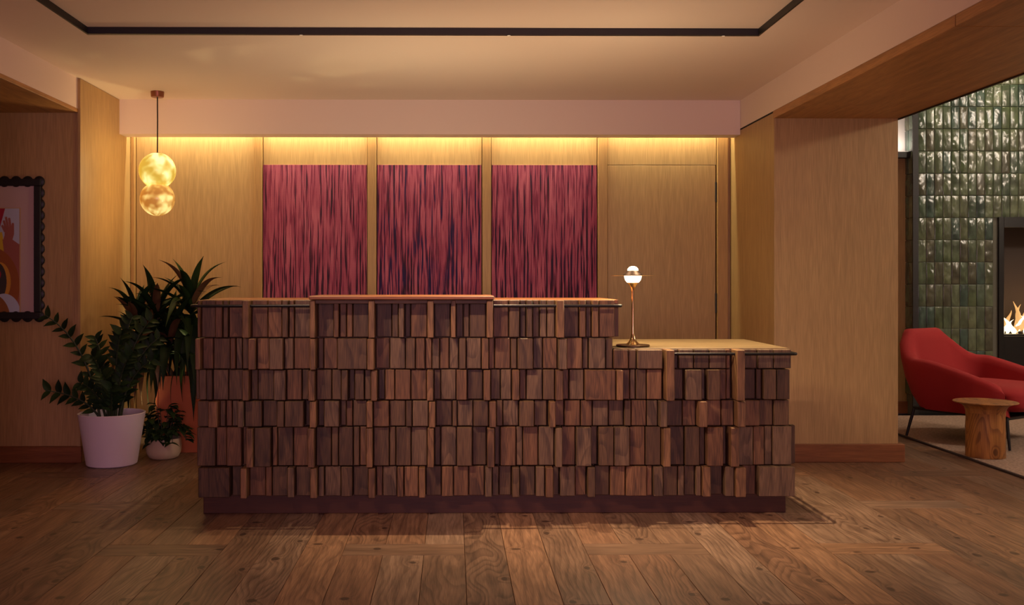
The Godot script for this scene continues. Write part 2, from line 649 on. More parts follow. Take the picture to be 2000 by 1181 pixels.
# ---------------------------------------------------------------- room
func shell() -> void:
	var f := room("floor")
	part("screed", slab(-5.4, 7.4, -0.12, -0.02, -3.2, 9.0), M.board_0_1, f)
	# ceiling with its shallow tray edged in black
	var c := room("ceiling")
	part("field", slab(-2.46, 2.11, 2.515, 2.60, 5.26, 7.62), M.paint, c)
	part("field", slab(-2.46, -1.97, 2.515, 2.60, -3.2, 5.26), M.paint, c)
	part("field", slab(1.655, 2.11, 2.515, 2.60, -3.2, 5.26), M.paint, c)
	part("field", slab(-1.97, 1.655, 2.515, 2.60, -3.2, -1.6), M.paint, c)
	part("tray", slab(-2.2, 1.9, 2.551, 2.65, -1.8, 5.5), M.paint, c)
	part("edging", slab(-1.972, 1.657, 2.5145, 2.551, 5.236, 5.262), M.black_paint, c)
	part("edging", slab(-1.972, 1.657, 2.5145, 2.551, -1.602, -1.592), M.black_paint, c)
	part("edging", slab(-1.972, -1.962, 2.5145, 2.551, -1.59, 5.25), M.black_paint, c)
	part("edging", slab(1.647, 1.657, 2.5145, 2.551, -1.59, 5.25), M.black_paint, c)
	part("side_ceiling", slab(-5.4, -3.2, 2.60, 2.70, -3.2, 6.6), M.white_paint, c)
	part("lounge_ceiling", slab(2.80, 7.4, 3.60, 3.7, -3.2, 9.0), M.white_paint, c)

	# beam over the way to the lounge: painted face, oak edge and underside
	var br := room("trim_1")
	part("beam", slab(2.11, 2.93, 2.309, 3.7, -3.2, 7.62), M.paint, br)
	part("soffit_panel", beam_panel(2.108, 2.936, 2.258, 2.308, 4.07, 6.40), M.oak_along, br)
	part("soffit_panel", beam_panel(2.108, 2.936, 2.258, 2.308, 1.2, 4.065), M.oak_along, br)
	part("soffit_panel", beam_panel(2.108, 2.936, 2.258, 2.308, -3.2, 1.195), M.oak_along, br)
	part("edge_strip", slab(2.930, 2.942, 2.250, 2.266, -3.2, 6.42), M.black_metal, br)
	# beam on the left
	var bl := room("trim_2")
	part("beam", slab(-3.25, -2.458, 2.316, 2.70, -3.2, 6.40), M.paint, bl)
	part("soffit_panel", beam_panel(-3.252, -2.454, 2.290, 2.315, -3.2, 6.40), M.oak_along, bl)
	# fascia that hides the cove light
	var fs := room("trim_3")
	part("fascia", slab(-2.44, 2.108, 2.262, 2.515, 7.13, 7.285), M.paint, fs)
	part("led_strip", slab(-2.38, 2.06, 2.446, 2.464, 7.285, 7.290), glow("led_glow", lin(COVE.r, COVE.g, COVE.b), 6.0), fs)

	# walls beside the desk
	var wl := room("wall_left")
	part("panel", slab(-5.4, -2.458, 0, 2.70, 6.40, 6.60), M.oak, wl)
	part("return_panel", slab(-2.458, -2.44, 0, 2.512, 6.385, 7.42), M.oak, wl)
	part("core", slab(-2.70, -2.458, 0, 2.70, 6.60, 7.62), M.oak, wl)
	part("pier", slab(-3.25, -2.458, 0, 2.290, -3.2, 5.05), M.oak, wl)  # unseen partition, added to keep front light off the left wall
	part("far_panel", slab(-5.6, -5.4, -0.1, 2.70, -3.2, 6.6), M.white_paint, wl)
	var wr := room("wall_right")
	part("column", slab(2.128, 2.93, 0, 2.258, 6.385, 8.75), M.oak, wr)
	part("return_panel", slab(2.11, 2.128, 0, 2.296, 6.38, 7.42), M.oak, wr)
	part("column_core", slab(2.128, 2.93, 2.258, 3.7, 6.41, 8.75), M.paint, wr)
	part("gap_strip", slab(2.113, 2.3, 2.290, 2.311, 6.41, 7.42), M.gap, wr)
	part("pier", slab(2.11, 2.93, 0, 2.258, -3.2, 1.2), M.oak, wr)
	part("lounge_panel", slab(7.2, 7.4, -0.1, 3.7, -3.2, 9.0), M.white_paint, wr)
	# skirtings
	var b1 := room("baseboard_left")
	part("board", slab(-5.4, -2.432, 0, 0.108, 6.376, 6.40, 0.003, 0), M.oak_skirting, b1)
	var b2 := room("baseboard_right")
	part("board", slab(2.104, 2.962, 0, 0.118, 6.352, 6.385, 0.003, 0), M.oak_skirting, b2)
	part("board", slab(2.93, 2.962, 0, 0.118, 6.385, 8.75, 0.003, 2), M.oak_skirting, b2)

	# wall behind the camera; its wide window is added to carry the front fill
	var wf := room("wall_front")
	part("panel", slab(-5.4, -1.05, -0.1, 3.7, -3.2, -3.0), M.paint, wf)
	part("panel", slab(2.85, 7.4, -0.1, 3.7, -3.2, -3.0), M.paint, wf)
	part("panel", slab(-1.05, 2.85, -0.1, 0.70, -3.2, -3.0), M.paint, wf)
	part("panel", slab(-1.05, 2.85, 2.40, 3.7, -3.2, -3.0), M.paint, wf)
	var win := room("added_window_1")
	for k in 5:
		var x := -1.05 + 3.9 * k / 4.0
		part("mullion", slab(x - 0.025, x + 0.025, 0.70, 2.40, -3.08, -3.03), M.black_metal, win)
	part("rail", slab(-1.05, 2.85, 0.70, 0.75, -3.08, -3.03), M.black_metal, win)
	part("rail", slab(-1.05, 2.85, 2.35, 2.40, -3.08, -3.03), M.black_metal, win)
	var glass := mat("glass", Color(0.95, 0.97, 1.0, 0.06), 0.02)
	glass.transparency = BaseMaterial3D.TRANSPARENCY_ALPHA
	for k in 4:
		var x := -1.05 + 3.9 * k / 4.0
		part("pane", slab(x + 0.025, x + 0.95, 0.75, 2.35, -3.06, -3.055), glass, win)
	part("sill", slab(-1.10, 2.90, 0.66, 0.70, -3.0, -2.9, 0.004), M.white_paint, win)


func beam_panel(x0: float, x1: float, y0: float, y1: float, d0: float, d1: float) -> ArrayMesh:
	return slab(x0, x1, y0, y1, d0, d1, 0.002, 2)


func back_wall() -> void:
	var w := room("wall_back")
	part("backing", slab(-2.46, 2.13, 0, 2.60, 7.425, 7.62), M.gap, w)
	# upright oak battens and the veneer panels between them
	for q in [[-2.440, -2.408], [-1.512, -1.446], [-0.652, -0.582], [0.218, 0.288], [1.096, 1.172], [2.004, 2.088]]:
		part("batten", slab(q[0] + 0.003, q[1] - 0.003, 0, 2.50, 7.368, 7.43, 0.002), M.oak_batten, w)
	part("panel", slab(-2.406, -1.514, 0, 2.50, 7.41, 7.43, 0.001), M.oak, w)
	part("panel", slab(-1.444, -0.654, 0, 2.50, 7.41, 7.43, 0.001), M.oak, w)
	part("panel", slab(-0.580, 0.216, 0, 2.50, 7.41, 7.43, 0.001), M.oak, w)
	part("panel", slab(0.290, 1.094, 0, 2.50, 7.41, 7.43, 0.001), M.oak, w)
	part("panel", slab(1.174, 2.002, 2.072, 2.50, 7.395, 7.43, 0.001), M.oak, w)
	part("panel", slab(2.090, 2.110, 0, 2.50, 7.40, 7.43, 0.001), M.oak, w)
	var dr := room("door_1")
	part("leaf", slab(1.174, 1.997, 0.006, 2.068, 7.395, 7.43, 0.0015), M.oak, dr)
	for y in [1.865, 1.02]:
		var b := MB.new()
		b.lathe(Vector3(0, -0.075, 0), [Vector2(0.0, 0), Vector2(0.007, 0), Vector2(0.007, 0.15), Vector2(0.0, 0.15)], 12)
		part("hinge", b.mesh(), M.black_metal, dr, Vector3(2.0005, y, -7.392))


func floor_planks() -> void:
	var f := get_node("floor")
	var W := 0.535
	var n := 0
	for k in range(-9, 7):
		var x0 := 0.05 + W * k
		# boards run away from the camera, three to a bay; one board across closes each bay
		var far := 4.40 if k % 2 != 0 else 3.57
		for j in range(-1, 4):
			var d0 := far + 1.68 * j          # far edge of the cross board
			var near := d0 - 0.178
			if near > 8.6:
				break
			if d0 > 2.4:
				add_board(f, x0, x0 + W, near, d0, true, n)
				n += 1
			var e0 := d0
			var e1 := minf(d0 + 1.68 - 0.178, 8.75)
			if e1 < 2.7 or e1 - e0 < 0.05:
				continue
			for q in 3:
				var a := x0 + W / 3.0 * q
				var end := e1
				if a < -2.46:
					end = minf(end, 6.42)
				if a > 2.10 and a < 2.9:
					end = minf(end, 6.40)
				if end - e0 > 0.03:
					add_board(f, a, a + W / 3.0, e0, end, false, n)
					n += 1


func add_board(f: Node, x0: float, x1: float, d0: float, d1: float, across: bool, n: int) -> void:
	var b := MB.new()
	b.grain = 0 if across else 2
	var long := (x1 - x0) if across else (d1 - d0)
	var wide := (d1 - d0) if across else (x1 - x0)
	var s := 1.0 / 1.6
	b.uvs = Vector2(1.0 / 0.19, s)
	b.uvo = Vector2(0.5 + rng.randf_range(-0.02, 0.02), rng.randf_range(long * s * 0.5, 1.0 - long * s * 0.5) if long * s < 1.0 else 0.5)
	var lift := rng.randf_range(-0.0006, 0.0)
	b.box(Vector3.ZERO, Vector3(x1 - x0 - 0.0016, 0.022, d1 - d0 - 0.0016), 0.0012)
	part("plank", b.mesh(), M["board_%d_%d" % [rng.randi_range(0, 5), rng.randi_range(0, 3)]], f, Vector3((x0 + x1) / 2, -0.011 + lift, -(d0 + d1) / 2))


# ---------------------------------------------------------------- reception desk
func desk_block(called: String, x0: float, x1: float, y0: float, y1: float, d0: float, d1: float, tone: int, t: Node) -> void:
	var b := MB.new()
	b.grain = 1
	b.uvs = Vector2(1 / 0.32, 1 / 0.64)
	b.uvo = Vector2(rng.randf_range(0.3, 0.7), rng.randf_range(0.2, 0.8))
	b.box(Vector3.ZERO, Vector3(x1 - x0 - 0.0045, y1 - y0 - 0.005, d1 - d0), 0.003)
	part(called, b.mesh(), M["walnut_%d_%d" % [rng.randi_range(0, 3), tone]], t, Vector3((x0 + x1) / 2, (y0 + y1) / 2, -(d0 + d1) / 2) - t.position)


func desk() -> void:
	var t := thing("reception_desk", "long stepped walnut reception desk clad in staggered upright blocks, in front of the textile panels", "reception desk", Vector3(0.2, 0, -5.3))
	var o := -t.position
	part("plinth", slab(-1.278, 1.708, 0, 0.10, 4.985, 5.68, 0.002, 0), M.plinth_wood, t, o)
	part("carcass", slab(-1.26, 0.80, 0.094, 1.075, 5.0, 5.58), M.walnut_3_3, t, o)
	part("carcass", slab(0.80, 1.68, 0.094, 0.82, 5.0, 5.73), M.walnut_3_3, t, o)
	for r in DESK_ROWS:
		var edges: Array = r[2]
		var proud: Array = r[3]
		for k in proud.size():
			var p: float = proud[k] / 10.0
			if p == 9.0:
				continue
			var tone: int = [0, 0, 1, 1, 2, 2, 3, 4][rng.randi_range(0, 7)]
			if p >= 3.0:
				tone = [0, 2, 4, 5][rng.randi_range(0, 3)] if p < 3.9 else 5  # proud fins get paler wood: their stronger light is put into the tone
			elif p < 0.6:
				tone = [1, 3, 3, 2][rng.randi_range(0, 3)]  # recessed blocks get darker wood: shade of the recess put into the tone
			var back := 5.02 if r[0] < 1000 else 5.0
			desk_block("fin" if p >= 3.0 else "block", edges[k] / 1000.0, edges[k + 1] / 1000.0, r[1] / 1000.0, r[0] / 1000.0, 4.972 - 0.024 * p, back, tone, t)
	for q in [[1.069, 1.114], [1.424, 1.468]]:
		desk_block("post", q[0], q[1], 0.584, 0.8435, 4.876, 5.0, 5, t)
	# staggered blocks round the two ends
	for r in DESK_ROWS:
		if r[0] == 842:
			continue
		var top: float = r[0] / 1000.0
		var bottom: float = r[1] / 1000.0
		var xl: float = r[2][0] / 1000.0
		var xr: float = r[2][r[2].size() - 1] / 1000.0
		if r[0] == 901:
			xr = 0.815
		var d := 5.02
		while d < 5.56:
			var w := rng.randf_range(0.05, 0.16)
			var e := minf(d + w, 5.60)
			desk_block("side_block", xl + rng.randf_range(0.0, 0.025), -1.255, bottom, top, d, e, rng.randi_range(0, 4), t)
			d = e
		d = 5.02
		var last := 5.60 if top > 0.8 else 5.74
		while d < last - 0.04:
			var w := rng.randf_range(0.05, 0.16)
			var e := minf(d + w, last)
			desk_block("side_block", xr - 0.05, xr - rng.randf_range(0.002, 0.022), bottom, top, d, e, rng.randi_range(0, 4), t)
			d = e
	var dd := 5.02
	while dd < 5.70:
		var e := minf(dd + rng.randf_range(0.06, 0.16), 5.74)
		desk_block("side_block", 1.675, 1.726 - rng.randf_range(0.0, 0.02), 0.741, 0.842, dd, e, rng.randi_range(0, 4), t)
		dd = e
	# tops
	part("counter_top", slab(-1.29, 0.845, 1.072, 1.0925, 4.996, 5.60, 0.002, 0), M.desk_ledge, t, o)
	part("writing_ledge", slab(-0.722, 0.206, 1.0945, 1.1140, 4.862, 5.30, 0.004, 0), M.desk_ledge, t, o)
	part("ledge_rail", slab(-0.712, 0.200, 1.0745, 1.0945, 4.905, 4.93, 0.002, 0), M.walnut_3_0, t, o)
	part("low_counter_top", slab(0.822, 1.722, 0.822, 0.8445, 4.985, 5.75, 0.002, 0), M.desk_top, t, o)
	# dark metal rails that run along the front and turn back round the ends
	var y := 1.0625
	for path in [
		[Vector3(-1.325, y, -5.5), Vector3(-1.325, y, -4.94), Vector3(-1.318, y, -4.922), Vector3(-1.30, y, -4.918), Vector3(-0.726, y, -4.918)],
		[Vector3(0.204, y, -4.918), Vector3(0.83, y, -4.918), Vector3(0.846, y, -4.922), Vector3(0.853, y, -4.94), Vector3(0.853, y, -5.5)],
		[Vector3(1.112, 0.8187, -4.918), Vector3(1.72, 0.8187, -4.918), Vector3(1.738, 0.8187, -4.922), Vector3(1.745, 0.8187, -4.94), Vector3(1.745, 0.8187, -5.65)],
	]:
		var b := MB.new()
		b.tube(path, 0.0075, -1.0, 10)
		part("rail", b.mesh(), M.black_metal, t, o)


func art_panels() -> void:
	var names := ["rose textile wall panel left of the three, above the desk's left end", "middle textile wall panel of the three, with navy and purple runs", "rose textile wall panel right of the three, beside the hidden door"]
	var xs := [[-1.445, -0.656], [-0.580, 0.214], [0.291, 1.094]]
	for k in 3:
		var t := thing("textile_panel", names[k], "wall panel", Vector3((xs[k][0] + xs[k][1]) / 2, 1.44, -7.41), "textile panels on the back wall")
		var w: float = xs[k][1] - xs[k][0]
		var m := mat("textile_%d" % k, Color(1, 1, 1), 0.95)
		m.albedo_texture = textile([200, 240, 290][k], [0.15, 1.1, 0.4][k], [0.95, 1.15, 1.05][k])
		m.rim_enabled = true
		m.rim = 0.2
		var b := MB.new()
		b.uvs = Vector2(0.99 / w, -0.99 / 1.24)
		b.uvo = Vector2(0.5, 0.5 + 0.008)
		b.box(Vector3(0, 0.01, 0.011), Vector3(w - 0.002, 1.24, 0.004), 0.001)
		part("cloth", b.mesh(), m, t)
		var c := MB.new()
		c.box(Vector3(0, 0.01, 0.0045), Vector3(w - 0.003, 1.246, 0.008), 0.001)
		part("backing_board", c.mesh(), M.oak_batten, t)


# ---------------------------------------------------------------- lamps
func pendant() -> void:
	var t := thing("pendant_lamp", "brass pendant lamp of two stacked alabaster globes hanging above the plants", "pendant lamp", Vector3(-2.075, 2.515, -6.84))
	var b := MB.new()
	b.lathe(Vector3(0, 0, 0), [Vector2(0, -0.040), Vector2(0.040, -0.040), Vector2(0.044, -0.036), Vector2(0.046, 0.0), Vector2(0, 0.0)], 28)
	part("canopy", b.mesh(), mat("copper", lin(0.32, 0.13, 0.075), 0.35, 0.8), t)
	var c := MB.new()
	c.tube([Vector3(0, -0.04, 0), Vector3(0.001, -0.2, 0), Vector3(0, -0.43, 0)], 0.0045, -1.0, 8)
	part("cord", c.mesh(), mat("cord", lin(0.03, 0.012, 0.010), 0.8), t)
	var k := MB.new()
	k.lathe(Vector3(0, -0.436, 0), [Vector2(0.0, 0.012), Vector2(0.010, 0.012), Vector2(0.030, 0.006), Vector2(0.046, -0.002), Vector2(0, -0.002)], 24)
	part("cap", k.mesh(), M.brass, t)
	for q in [["upper", -0.554, 0.1265, 52, Color(0.70, 0.58, 0.17), Color(1.0, 0.97, 0.68), 1.2], ["lower", -0.752, 0.119, 71, Color(0.60, 0.36, 0.09), Color(1.0, 0.90, 0.56), 1.05]]:
		var g := MB.new()
		g.ball(Vector3.ZERO, Vector3.ONE * q[2], 40, 24)
		var m := glow("alabaster_" + q[0], Color.BLACK, q[6], lin(0.6, 0.45, 0.2))
		m.emission_texture = alabaster(q[3], q[4], q[5])
		m.roughness = 0.2
		part("globe", g.mesh(), m, t, Vector3(0, q[1], 0))
		omni(Vector3(0, q[1], 0), lin(WARM.r, WARM.g, WARM.b), 0.19 if q[0] == "upper" else 0.13, 0.10, t)
	var r := MB.new()
	r.lathe(Vector3(0, -0.66, 0), [Vector2(0.060, -0.003), Vector2(0.066, -0.003), Vector2(0.066, 0.003), Vector2(0.060, 0.003)], 28)
	part("collar", r.mesh(), M.brass, t)


func table_lamp() -> void:
	var t := thing("table_lamp", "slender brass table lamp with glowing glass bowl and thin disc shade on the low counter", "table lamp", Vector3(0.940, 0.8445, -5.085))
	var b := MB.new()
	b.lathe(Vector3.ZERO, [Vector2(0, 0), Vector2(0.082, 0), Vector2(0.088, 0.004), Vector2(0.088, 0.009), Vector2(0.084, 0.012), Vector2(0, 0.012)], 40)
	part("base", b.mesh(), M.dark_brass, t)
	var c := MB.new()
	c.lathe(Vector3.ZERO, [Vector2(0.036, 0.012), Vector2(0.033, 0.017), Vector2(0.024, 0.024), Vector2(0.014, 0.042), Vector2(0.0085, 0.07), Vector2(0.0072, 0.12), Vector2(0.0072, 0.29), Vector2(0.009, 0.305), Vector2(0.016, 0.318), Vector2(0.026, 0.330), Vector2(0.030, 0.335), Vector2(0.0, 0.335)], 28)
	part("stem", c.mesh(), M.brass, t)
	var g := MB.new()
	g.lathe(Vector3.ZERO, [Vector2(0.0, 0.335), Vector2(0.030, 0.336), Vector2(0.040, 0.348), Vector2(0.045, 0.364), Vector2(0.045, 0.372), Vector2(0.0, 0.372)], 32)
	part("glass_bowl", g.mesh(), glow("bowl_glow", lin(1.0, 0.86, 0.62), 3.2), t)
	var d := MB.new()
	d.lathe(Vector3.ZERO, [Vector2(0.050, 0.3720), Vector2(0.112, 0.3712), Vector2(0.1135, 0.3722), Vector2(0.112, 0.3732), Vector2(0.052, 0.3740), Vector2(0.050, 0.3720)], 48)
	part("disc", d.mesh(), M.brass, t)
	var sc := MB.new()
	sc.lathe(Vector3.ZERO, [Vector2(0.052, 0.3735), Vector2(0.053, 0.3760), Vector2(0.030, 0.3985), Vector2(0.028, 0.3985), Vector2(0.050, 0.3740)], 48)
	part("shade_cone", sc.mesh(), mat("bronze", lin(0.06, 0.038, 0.030), 0.45, 0.7), t)
	var e := MB.new()
	e.lathe(Vector3.ZERO, [Vector2(0.029, 0.398), Vector2(0.027, 0.408), Vector2(0.019, 0.417), Vector2(0.009, 0.421), Vector2(0.0, 0.422)], 28)
	part("glass_dome", e.mesh(), M.bowl_glow, t)
	omni(Vector3(0, 0.354, 0), lin(1.0, 0.80, 0.48), 0.55, 0.03, t)
	omni(Vector3(0, 0.408, 0), lin(1.0, 0.70, 0.40), 0.02, 0.012, t)


func added_desk_uplight() -> void:
	# added light bar, hidden behind the writing ledge to brighten the ceiling above
	var t := thing("added_light_bar", "added fill light bar hidden on the desk behind the raised writing ledge", "light bar", Vector3(-0.26, 1.0928, -5.42))
	var b := MB.new()
	b.box(Vector3(0, 0.006, 0), Vector3(0.70, 0.012, 0.05), 0.002)
	part("housing", b.mesh(), M.black_metal, t)
	var c := MB.new()
	c.box(Vector3(0, 0.0125, 0), Vector3(0.68, 0.001, 0.036))
	part("lamp_diffuser", c.mesh(), glow("bar_glow", lin(1.0, 0.78, 0.5), 1.5), t)
	panel_light(Vector3(0, 0.015, 0), Vector3(0.15, 1.0, -0.5), lin(1.0, 0.84, 0.50), 1.2, Vector2(0.68, 0.036), t)


func track_spots() -> void:
	# small black downlights tucked against the tray's edging
	var names := ["small black downlight in the ceiling tray above the desk's left end", "small black downlight in the ceiling tray above the desk's middle", "small black downlight in the ceiling tray above the low counter"]
	var xs := [-0.82, 0.30, 1.46]
	for k in 3:
		var t := thing("downlight", names[k], "downlight", Vector3(xs[k], 2.5145, -5.249), "downlights in the ceiling tray")
		var b := MB.new()
		b.lathe(Vector3.ZERO, [Vector2(0.0, -0.0015), Vector2(0.0122, -0.0015), Vector2(0.0122, 0.0), Vector2(0.0, 0.0)], 20)
		part("bezel", b.mesh(), M.black_paint, t)
		var c := MB.new()
		c.lathe(Vector3.ZERO, [Vector2(0.0, -0.0022), Vector2(0.009, -0.0022), Vector2(0.009, -0.0015), Vector2(0.0, -0.0015)], 16)
		part("lamp_lens", c.mesh(), glow("downlight_glow", lin(1.0, 0.75, 0.45), 0.12), t)
		spot(Vector3(0, -0.006, 0), Vector3(0, -2.5, 0.30), lin(1.0, 0.72, 0.42), [1.6, 5.6, 6.0][k], 36.0, 1.0, 0.006, t)


func key_spots() -> void:
	# black track heads under the tray, left of the camera, aimed across and down at the desk front
	var names := ["black track spotlight on the tray ceiling, leftmost of the three in front of the desk", "black track spotlight on the tray ceiling, middle of the three in front of the desk", "black track spotlight on the tray ceiling, rightmost of the three in front of the desk"]
	for k in 3:
		var t := thing("track_spotlight", names[k], "spotlight", Vector3(-1.45 + 0.42 * k, 2.551, -3.45), "track spotlights left of the camera")
		var aim := Vector3([0.0, 0.6, 1.1][k], 0.50, -5.0) - t.position - Vector3(0, -0.08, 0)
		var d := aim.normalized()
		var b := MB.new()
		b.tube([Vector3(0, 0, 0), Vector3(0, -0.08, 0)], 0.008, -1.0, 8)
		part("arm", b.mesh(), M.black_metal, t)
		var c := MB.new()
		c.tube([Vector3(0, -0.08, 0) - d * 0.06, Vector3(0, -0.08, 0) + d * 0.06], 0.035, -1.0, 20)
		part("head", c.mesh(), M.black_metal, t)
		var e := MB.new()
		e.tube([Vector3(0, -0.08, 0) + d * 0.0605, Vector3(0, -0.08, 0) + d * 0.063], 0.031, -1.0, 20)
		part("lamp_lens", e.mesh(), M.downlight_glow, t)
		spot(Vector3(0, -0.08, 0) + d * 0.075, Vector3(0, -0.08, 0) + aim, lin(1.0, 0.66, 0.52), [2.0, 2.3, 2.0][k], 27.0, 1.0, 0.04, t)


# ---------------------------------------------------------------- plants
# a blade along +z that rises and then droops; folded along its rib
func blade(long: float, wide: float, rise: float, droop: float, fold: float, steps: int, tip := 1.6) -> ArrayMesh:
	var rows := []
	for k in steps + 1:
		var s := float(k) / steps
		var w := wide * 0.5 * pow(sin(PI * clampf(pow(s, 0.7) * 0.93 + 0.06, 0, 1)), 0.8) * (1.0 - pow(s, 5.0 * tip))
		w = maxf(w, 0.0006)
		var c := Vector3(0, rise * s - droop * s * s, s * long * (1.0 - 0.25 * droop / maxf(long, 0.01) * s))
		rows.append([c + Vector3(-w, fold * w, 0), c + Vector3(-w * 0.5, fold * w * 0.35, 0), c, c + Vector3(w * 0.5, fold * w * 0.35, 0), c + Vector3(w, fold * w, 0)])
	var b := MB.new()
	b.sheet(rows)
	return b.mesh()


func bezier(a: Vector3, b: Vector3, c: Vector3, s: float) -> Vector3:
	return a.lerp(b, s).lerp(b.lerp(c, s), s)


func pot_mesh(r0: float, r1: float, h: float, lip: float) -> ArrayMesh:
	var b := MB.new()
	b.lathe(Vector3.ZERO, [Vector2(0, 0), Vector2(r0 - 0.01, 0), Vector2(r0, 0.008), Vector2(r1 - 0.002, h - 0.006), Vector2(r1, h), Vector2(r1 - lip * 0.4, h + 0.003), Vector2(r1 - lip, h), Vector2(r1 - lip - 0.004, h - 0.05), Vector2(0, h - 0.05)], 48)
	return b.mesh()


func plants() -> void:
	# ---- zamioculcas in the white pot
	var t := thing("potted_plant", "dark feather-leaved plant in a tall tapered white pot by the left wall", "potted plant", Vector3(-2.215, 0, -6.33), "potted plants left of the desk")
	part("pot", pot_mesh(0.158, 0.210, 0.335, 0.012), M.white_pot, t)
	var soil := MB.new()
	soil.lathe(Vector3.ZERO, [Vector2(0.192, 0.287), Vector2(0.12, 0.296), Vector2(0.0, 0.30)], 24)
	part("soil", soil.mesh(), M.soil, t)
	var lf := []
	for k in 3:
		lf.append(blade([0.085, 0.098, 0.075][k], [0.042, 0.048, 0.038][k], 0.012, [0.02, 0.03, 0.012][k], 0.25, 6))
	var tips := [Vector3(-0.345, 0.97, 0.19), Vector3(-0.33, 0.50, 0.20), Vector3(0.26, 0.94, 0.02), Vector3(0.10, 0.86, 0.12), Vector3(-0.06, 0.72, 0.19), Vector3(0.16, 0.72, 0.12), Vector3(0.27, 0.68, 0.04), Vector3(0.02, 0.60, 0.22), Vector3(0.07, 0.52, 0.21), Vector3(-0.13, 0.55, 0.20), Vector3(0.30, 0.82, -0.02), Vector3(0.10, 0.95, -0.10), Vector3(-0.10, 0.82, 0.02)]
	for k in tips.size():
		var tip: Vector3 = tips[k]
		var root := Vector3(tip.x * 0.18, 0.29, tip.z * 0.18)
		var mid := Vector3(tip.x * 0.35, lerpf(0.29, tip.y, 0.75), tip.z * 0.35)
		var path := []
		for s in 9:
			path.append(bezier(root, mid, tip, s / 8.0))
		var b := MB.new()
		b.tube(path, 0.009, 0.003, 6)
		var stem := part("stem", b.mesh(), M.stem, t)
		var pairs := 9 if tip.y > 0.7 else 7
		for j in pairs:
			var s := lerpf(0.22, 0.97, float(j) / (pairs - 1))
			var p := bezier(root, mid, tip, s)
			var d := (bezier(root, mid, tip, minf(s + 0.05, 1.0)) - bezier(root, mid, tip, s - 0.05)).normalized()
			var side := d.cross(Vector3(0.25, 0.3, 1).normalized()).normalized()
			for sg in [-1.0, 1.0]:
				var out: Vector3 = (side * sg * 0.85 + d * 0.62 + Vector3(rng.randf_range(-0.15, 0.15), rng.randf_range(-0.1, 0.15), rng.randf_range(-0.2, 0.2))).normalized()
				var l := part("leaf", lf[rng.randi_range(0, 2)], M["leaf_%d" % rng.randi_range(0, 2)], stem, p)
				l.basis = Basis.looking_at(-out, d.lerp(Vector3(0, 0.4, 0.8), 0.7).normalized())
	# ---- dracaena in the terracotta planter
	var u := thing("potted_plant", "bushy strap-leaved plant with drooping tips in a tall terracotta planter behind the desk's end", "potted plant", Vector3(-1.86, 0, -6.95), "potted plants left of the desk")
	var pb := MB.new()
	for q in [[-0.2, 0, 0.02, 0.4], [0.2, 0, 0.02, 0.4]]:
		pb.box(Vector3(q[0] * 0.95, 0.265, 0), Vector3(0.02, 0.53, 0.4), 0.004)
	pb.box(Vector3(0, 0.265, 0.19), Vector3(0.36, 0.53, 0.02), 0.003)
	pb.box(Vector3(0, 0.265, -0.19), Vector3(0.36, 0.53, 0.02), 0.003)
	pb.box(Vector3(0, 0.24, 0), Vector3(0.36, 0.44, 0.36))
	part("planter", pb.mesh(), M.terracotta, u)
	var ps := MB.new()
	ps.box(Vector3(0, 0.475, 0), Vector3(0.355, 0.04, 0.355), 0.01)
	part("soil", ps.mesh(), M.soil, u)
	var st := []
	for k in 5:
		st.append(blade([0.46, 0.50, 0.40, 0.46, 0.36][k], [0.068, 0.076, 0.060, 0.072, 0.058][k], [0.36, 0.32, 0.30, 0.14, 0.16][k], [0.24, 0.50, 0.14, 0.52, 0.48][k], 0.5, 12))
	for hd in [[Vector3(0.02, 1.00, 0.10), 30, 1.0], [Vector3(-0.22, 0.95, 0.12), 28, 0.95], [Vector3(-0.10, 0.78, 0.20), 26, 0.95], [Vector3(-0.27, 0.74, 0.16), 24, 0.9], [Vector3(0.06, 0.74, 0.16), 24, 0.9], [Vector3(-0.33, 0.90, 0.20), 28, 0.85]]:
		var top: Vector3 = hd[0]
		var b := MB.new()
		b.tube([Vector3(top.x * 0.3, 0.46, top.z * 0.3), Vector3(top.x * 0.6, lerpf(0.46, top.y, 0.5), top.z * 0.5), top], 0.016, 0.012, 8)
		var cane := part("cane", b.mesh(), M.cane, u)
		for j in hd[1]:
			var az: float = j * 2.399 + rng.randf_range(-0.3, 0.3)
			var up: float = float(j) / hd[1]
			var dry := rng.randf() < (0.34 if top.x < -0.25 else 0.12)
			var which := 0
			if up > 0.7:
				which = [0, 2][rng.randi_range(0, 1)]
			elif up > 0.35:
				which = [0, 1, 2][rng.randi_range(0, 2)]
			else:
				which = [1, 3, 4][rng.randi_range(0, 2)]
			var l := part("leaf", st[which], M.leaf_dry if dry else M["leaf_%d" % rng.randi_range(0, 2)], cane, top + Vector3(0, -0.10 + 0.12 * up, 0))
			# turned away where the side wall or the back wall stands close
			var reach: float = 0.50 * hd[2]
			var least := clampf((-2.40 - u.position.x - top.x) / reach, -1.0, 1.0)
			if sin(az) < least:
				az = asin(least) + rng.randf_range(0.0, 0.7)
			if u.position.z + top.z + cos(az) * reach < -7.34:
				az = PI - az
			var ba := Basis(Vector3.UP, az)
			ba = ba * Basis(Vector3.RIGHT, lerpf(0.4, -0.7, pow(up, 1.4)) + rng.randf_range(-0.12, 0.12))
			var sc: float = hd[2] * rng.randf_range(0.82, 1.05)
			l.basis = ba.scaled(Vector3.ONE * sc)
	# ---- small trailing plant
	var w := thing("potted_plant", "small trailing leafy plant in a round cream bowl between the two larger pots", "potted plant", Vector3(-1.945, 0, -6.55), "potted plants left of the desk")
	var bb := MB.new()
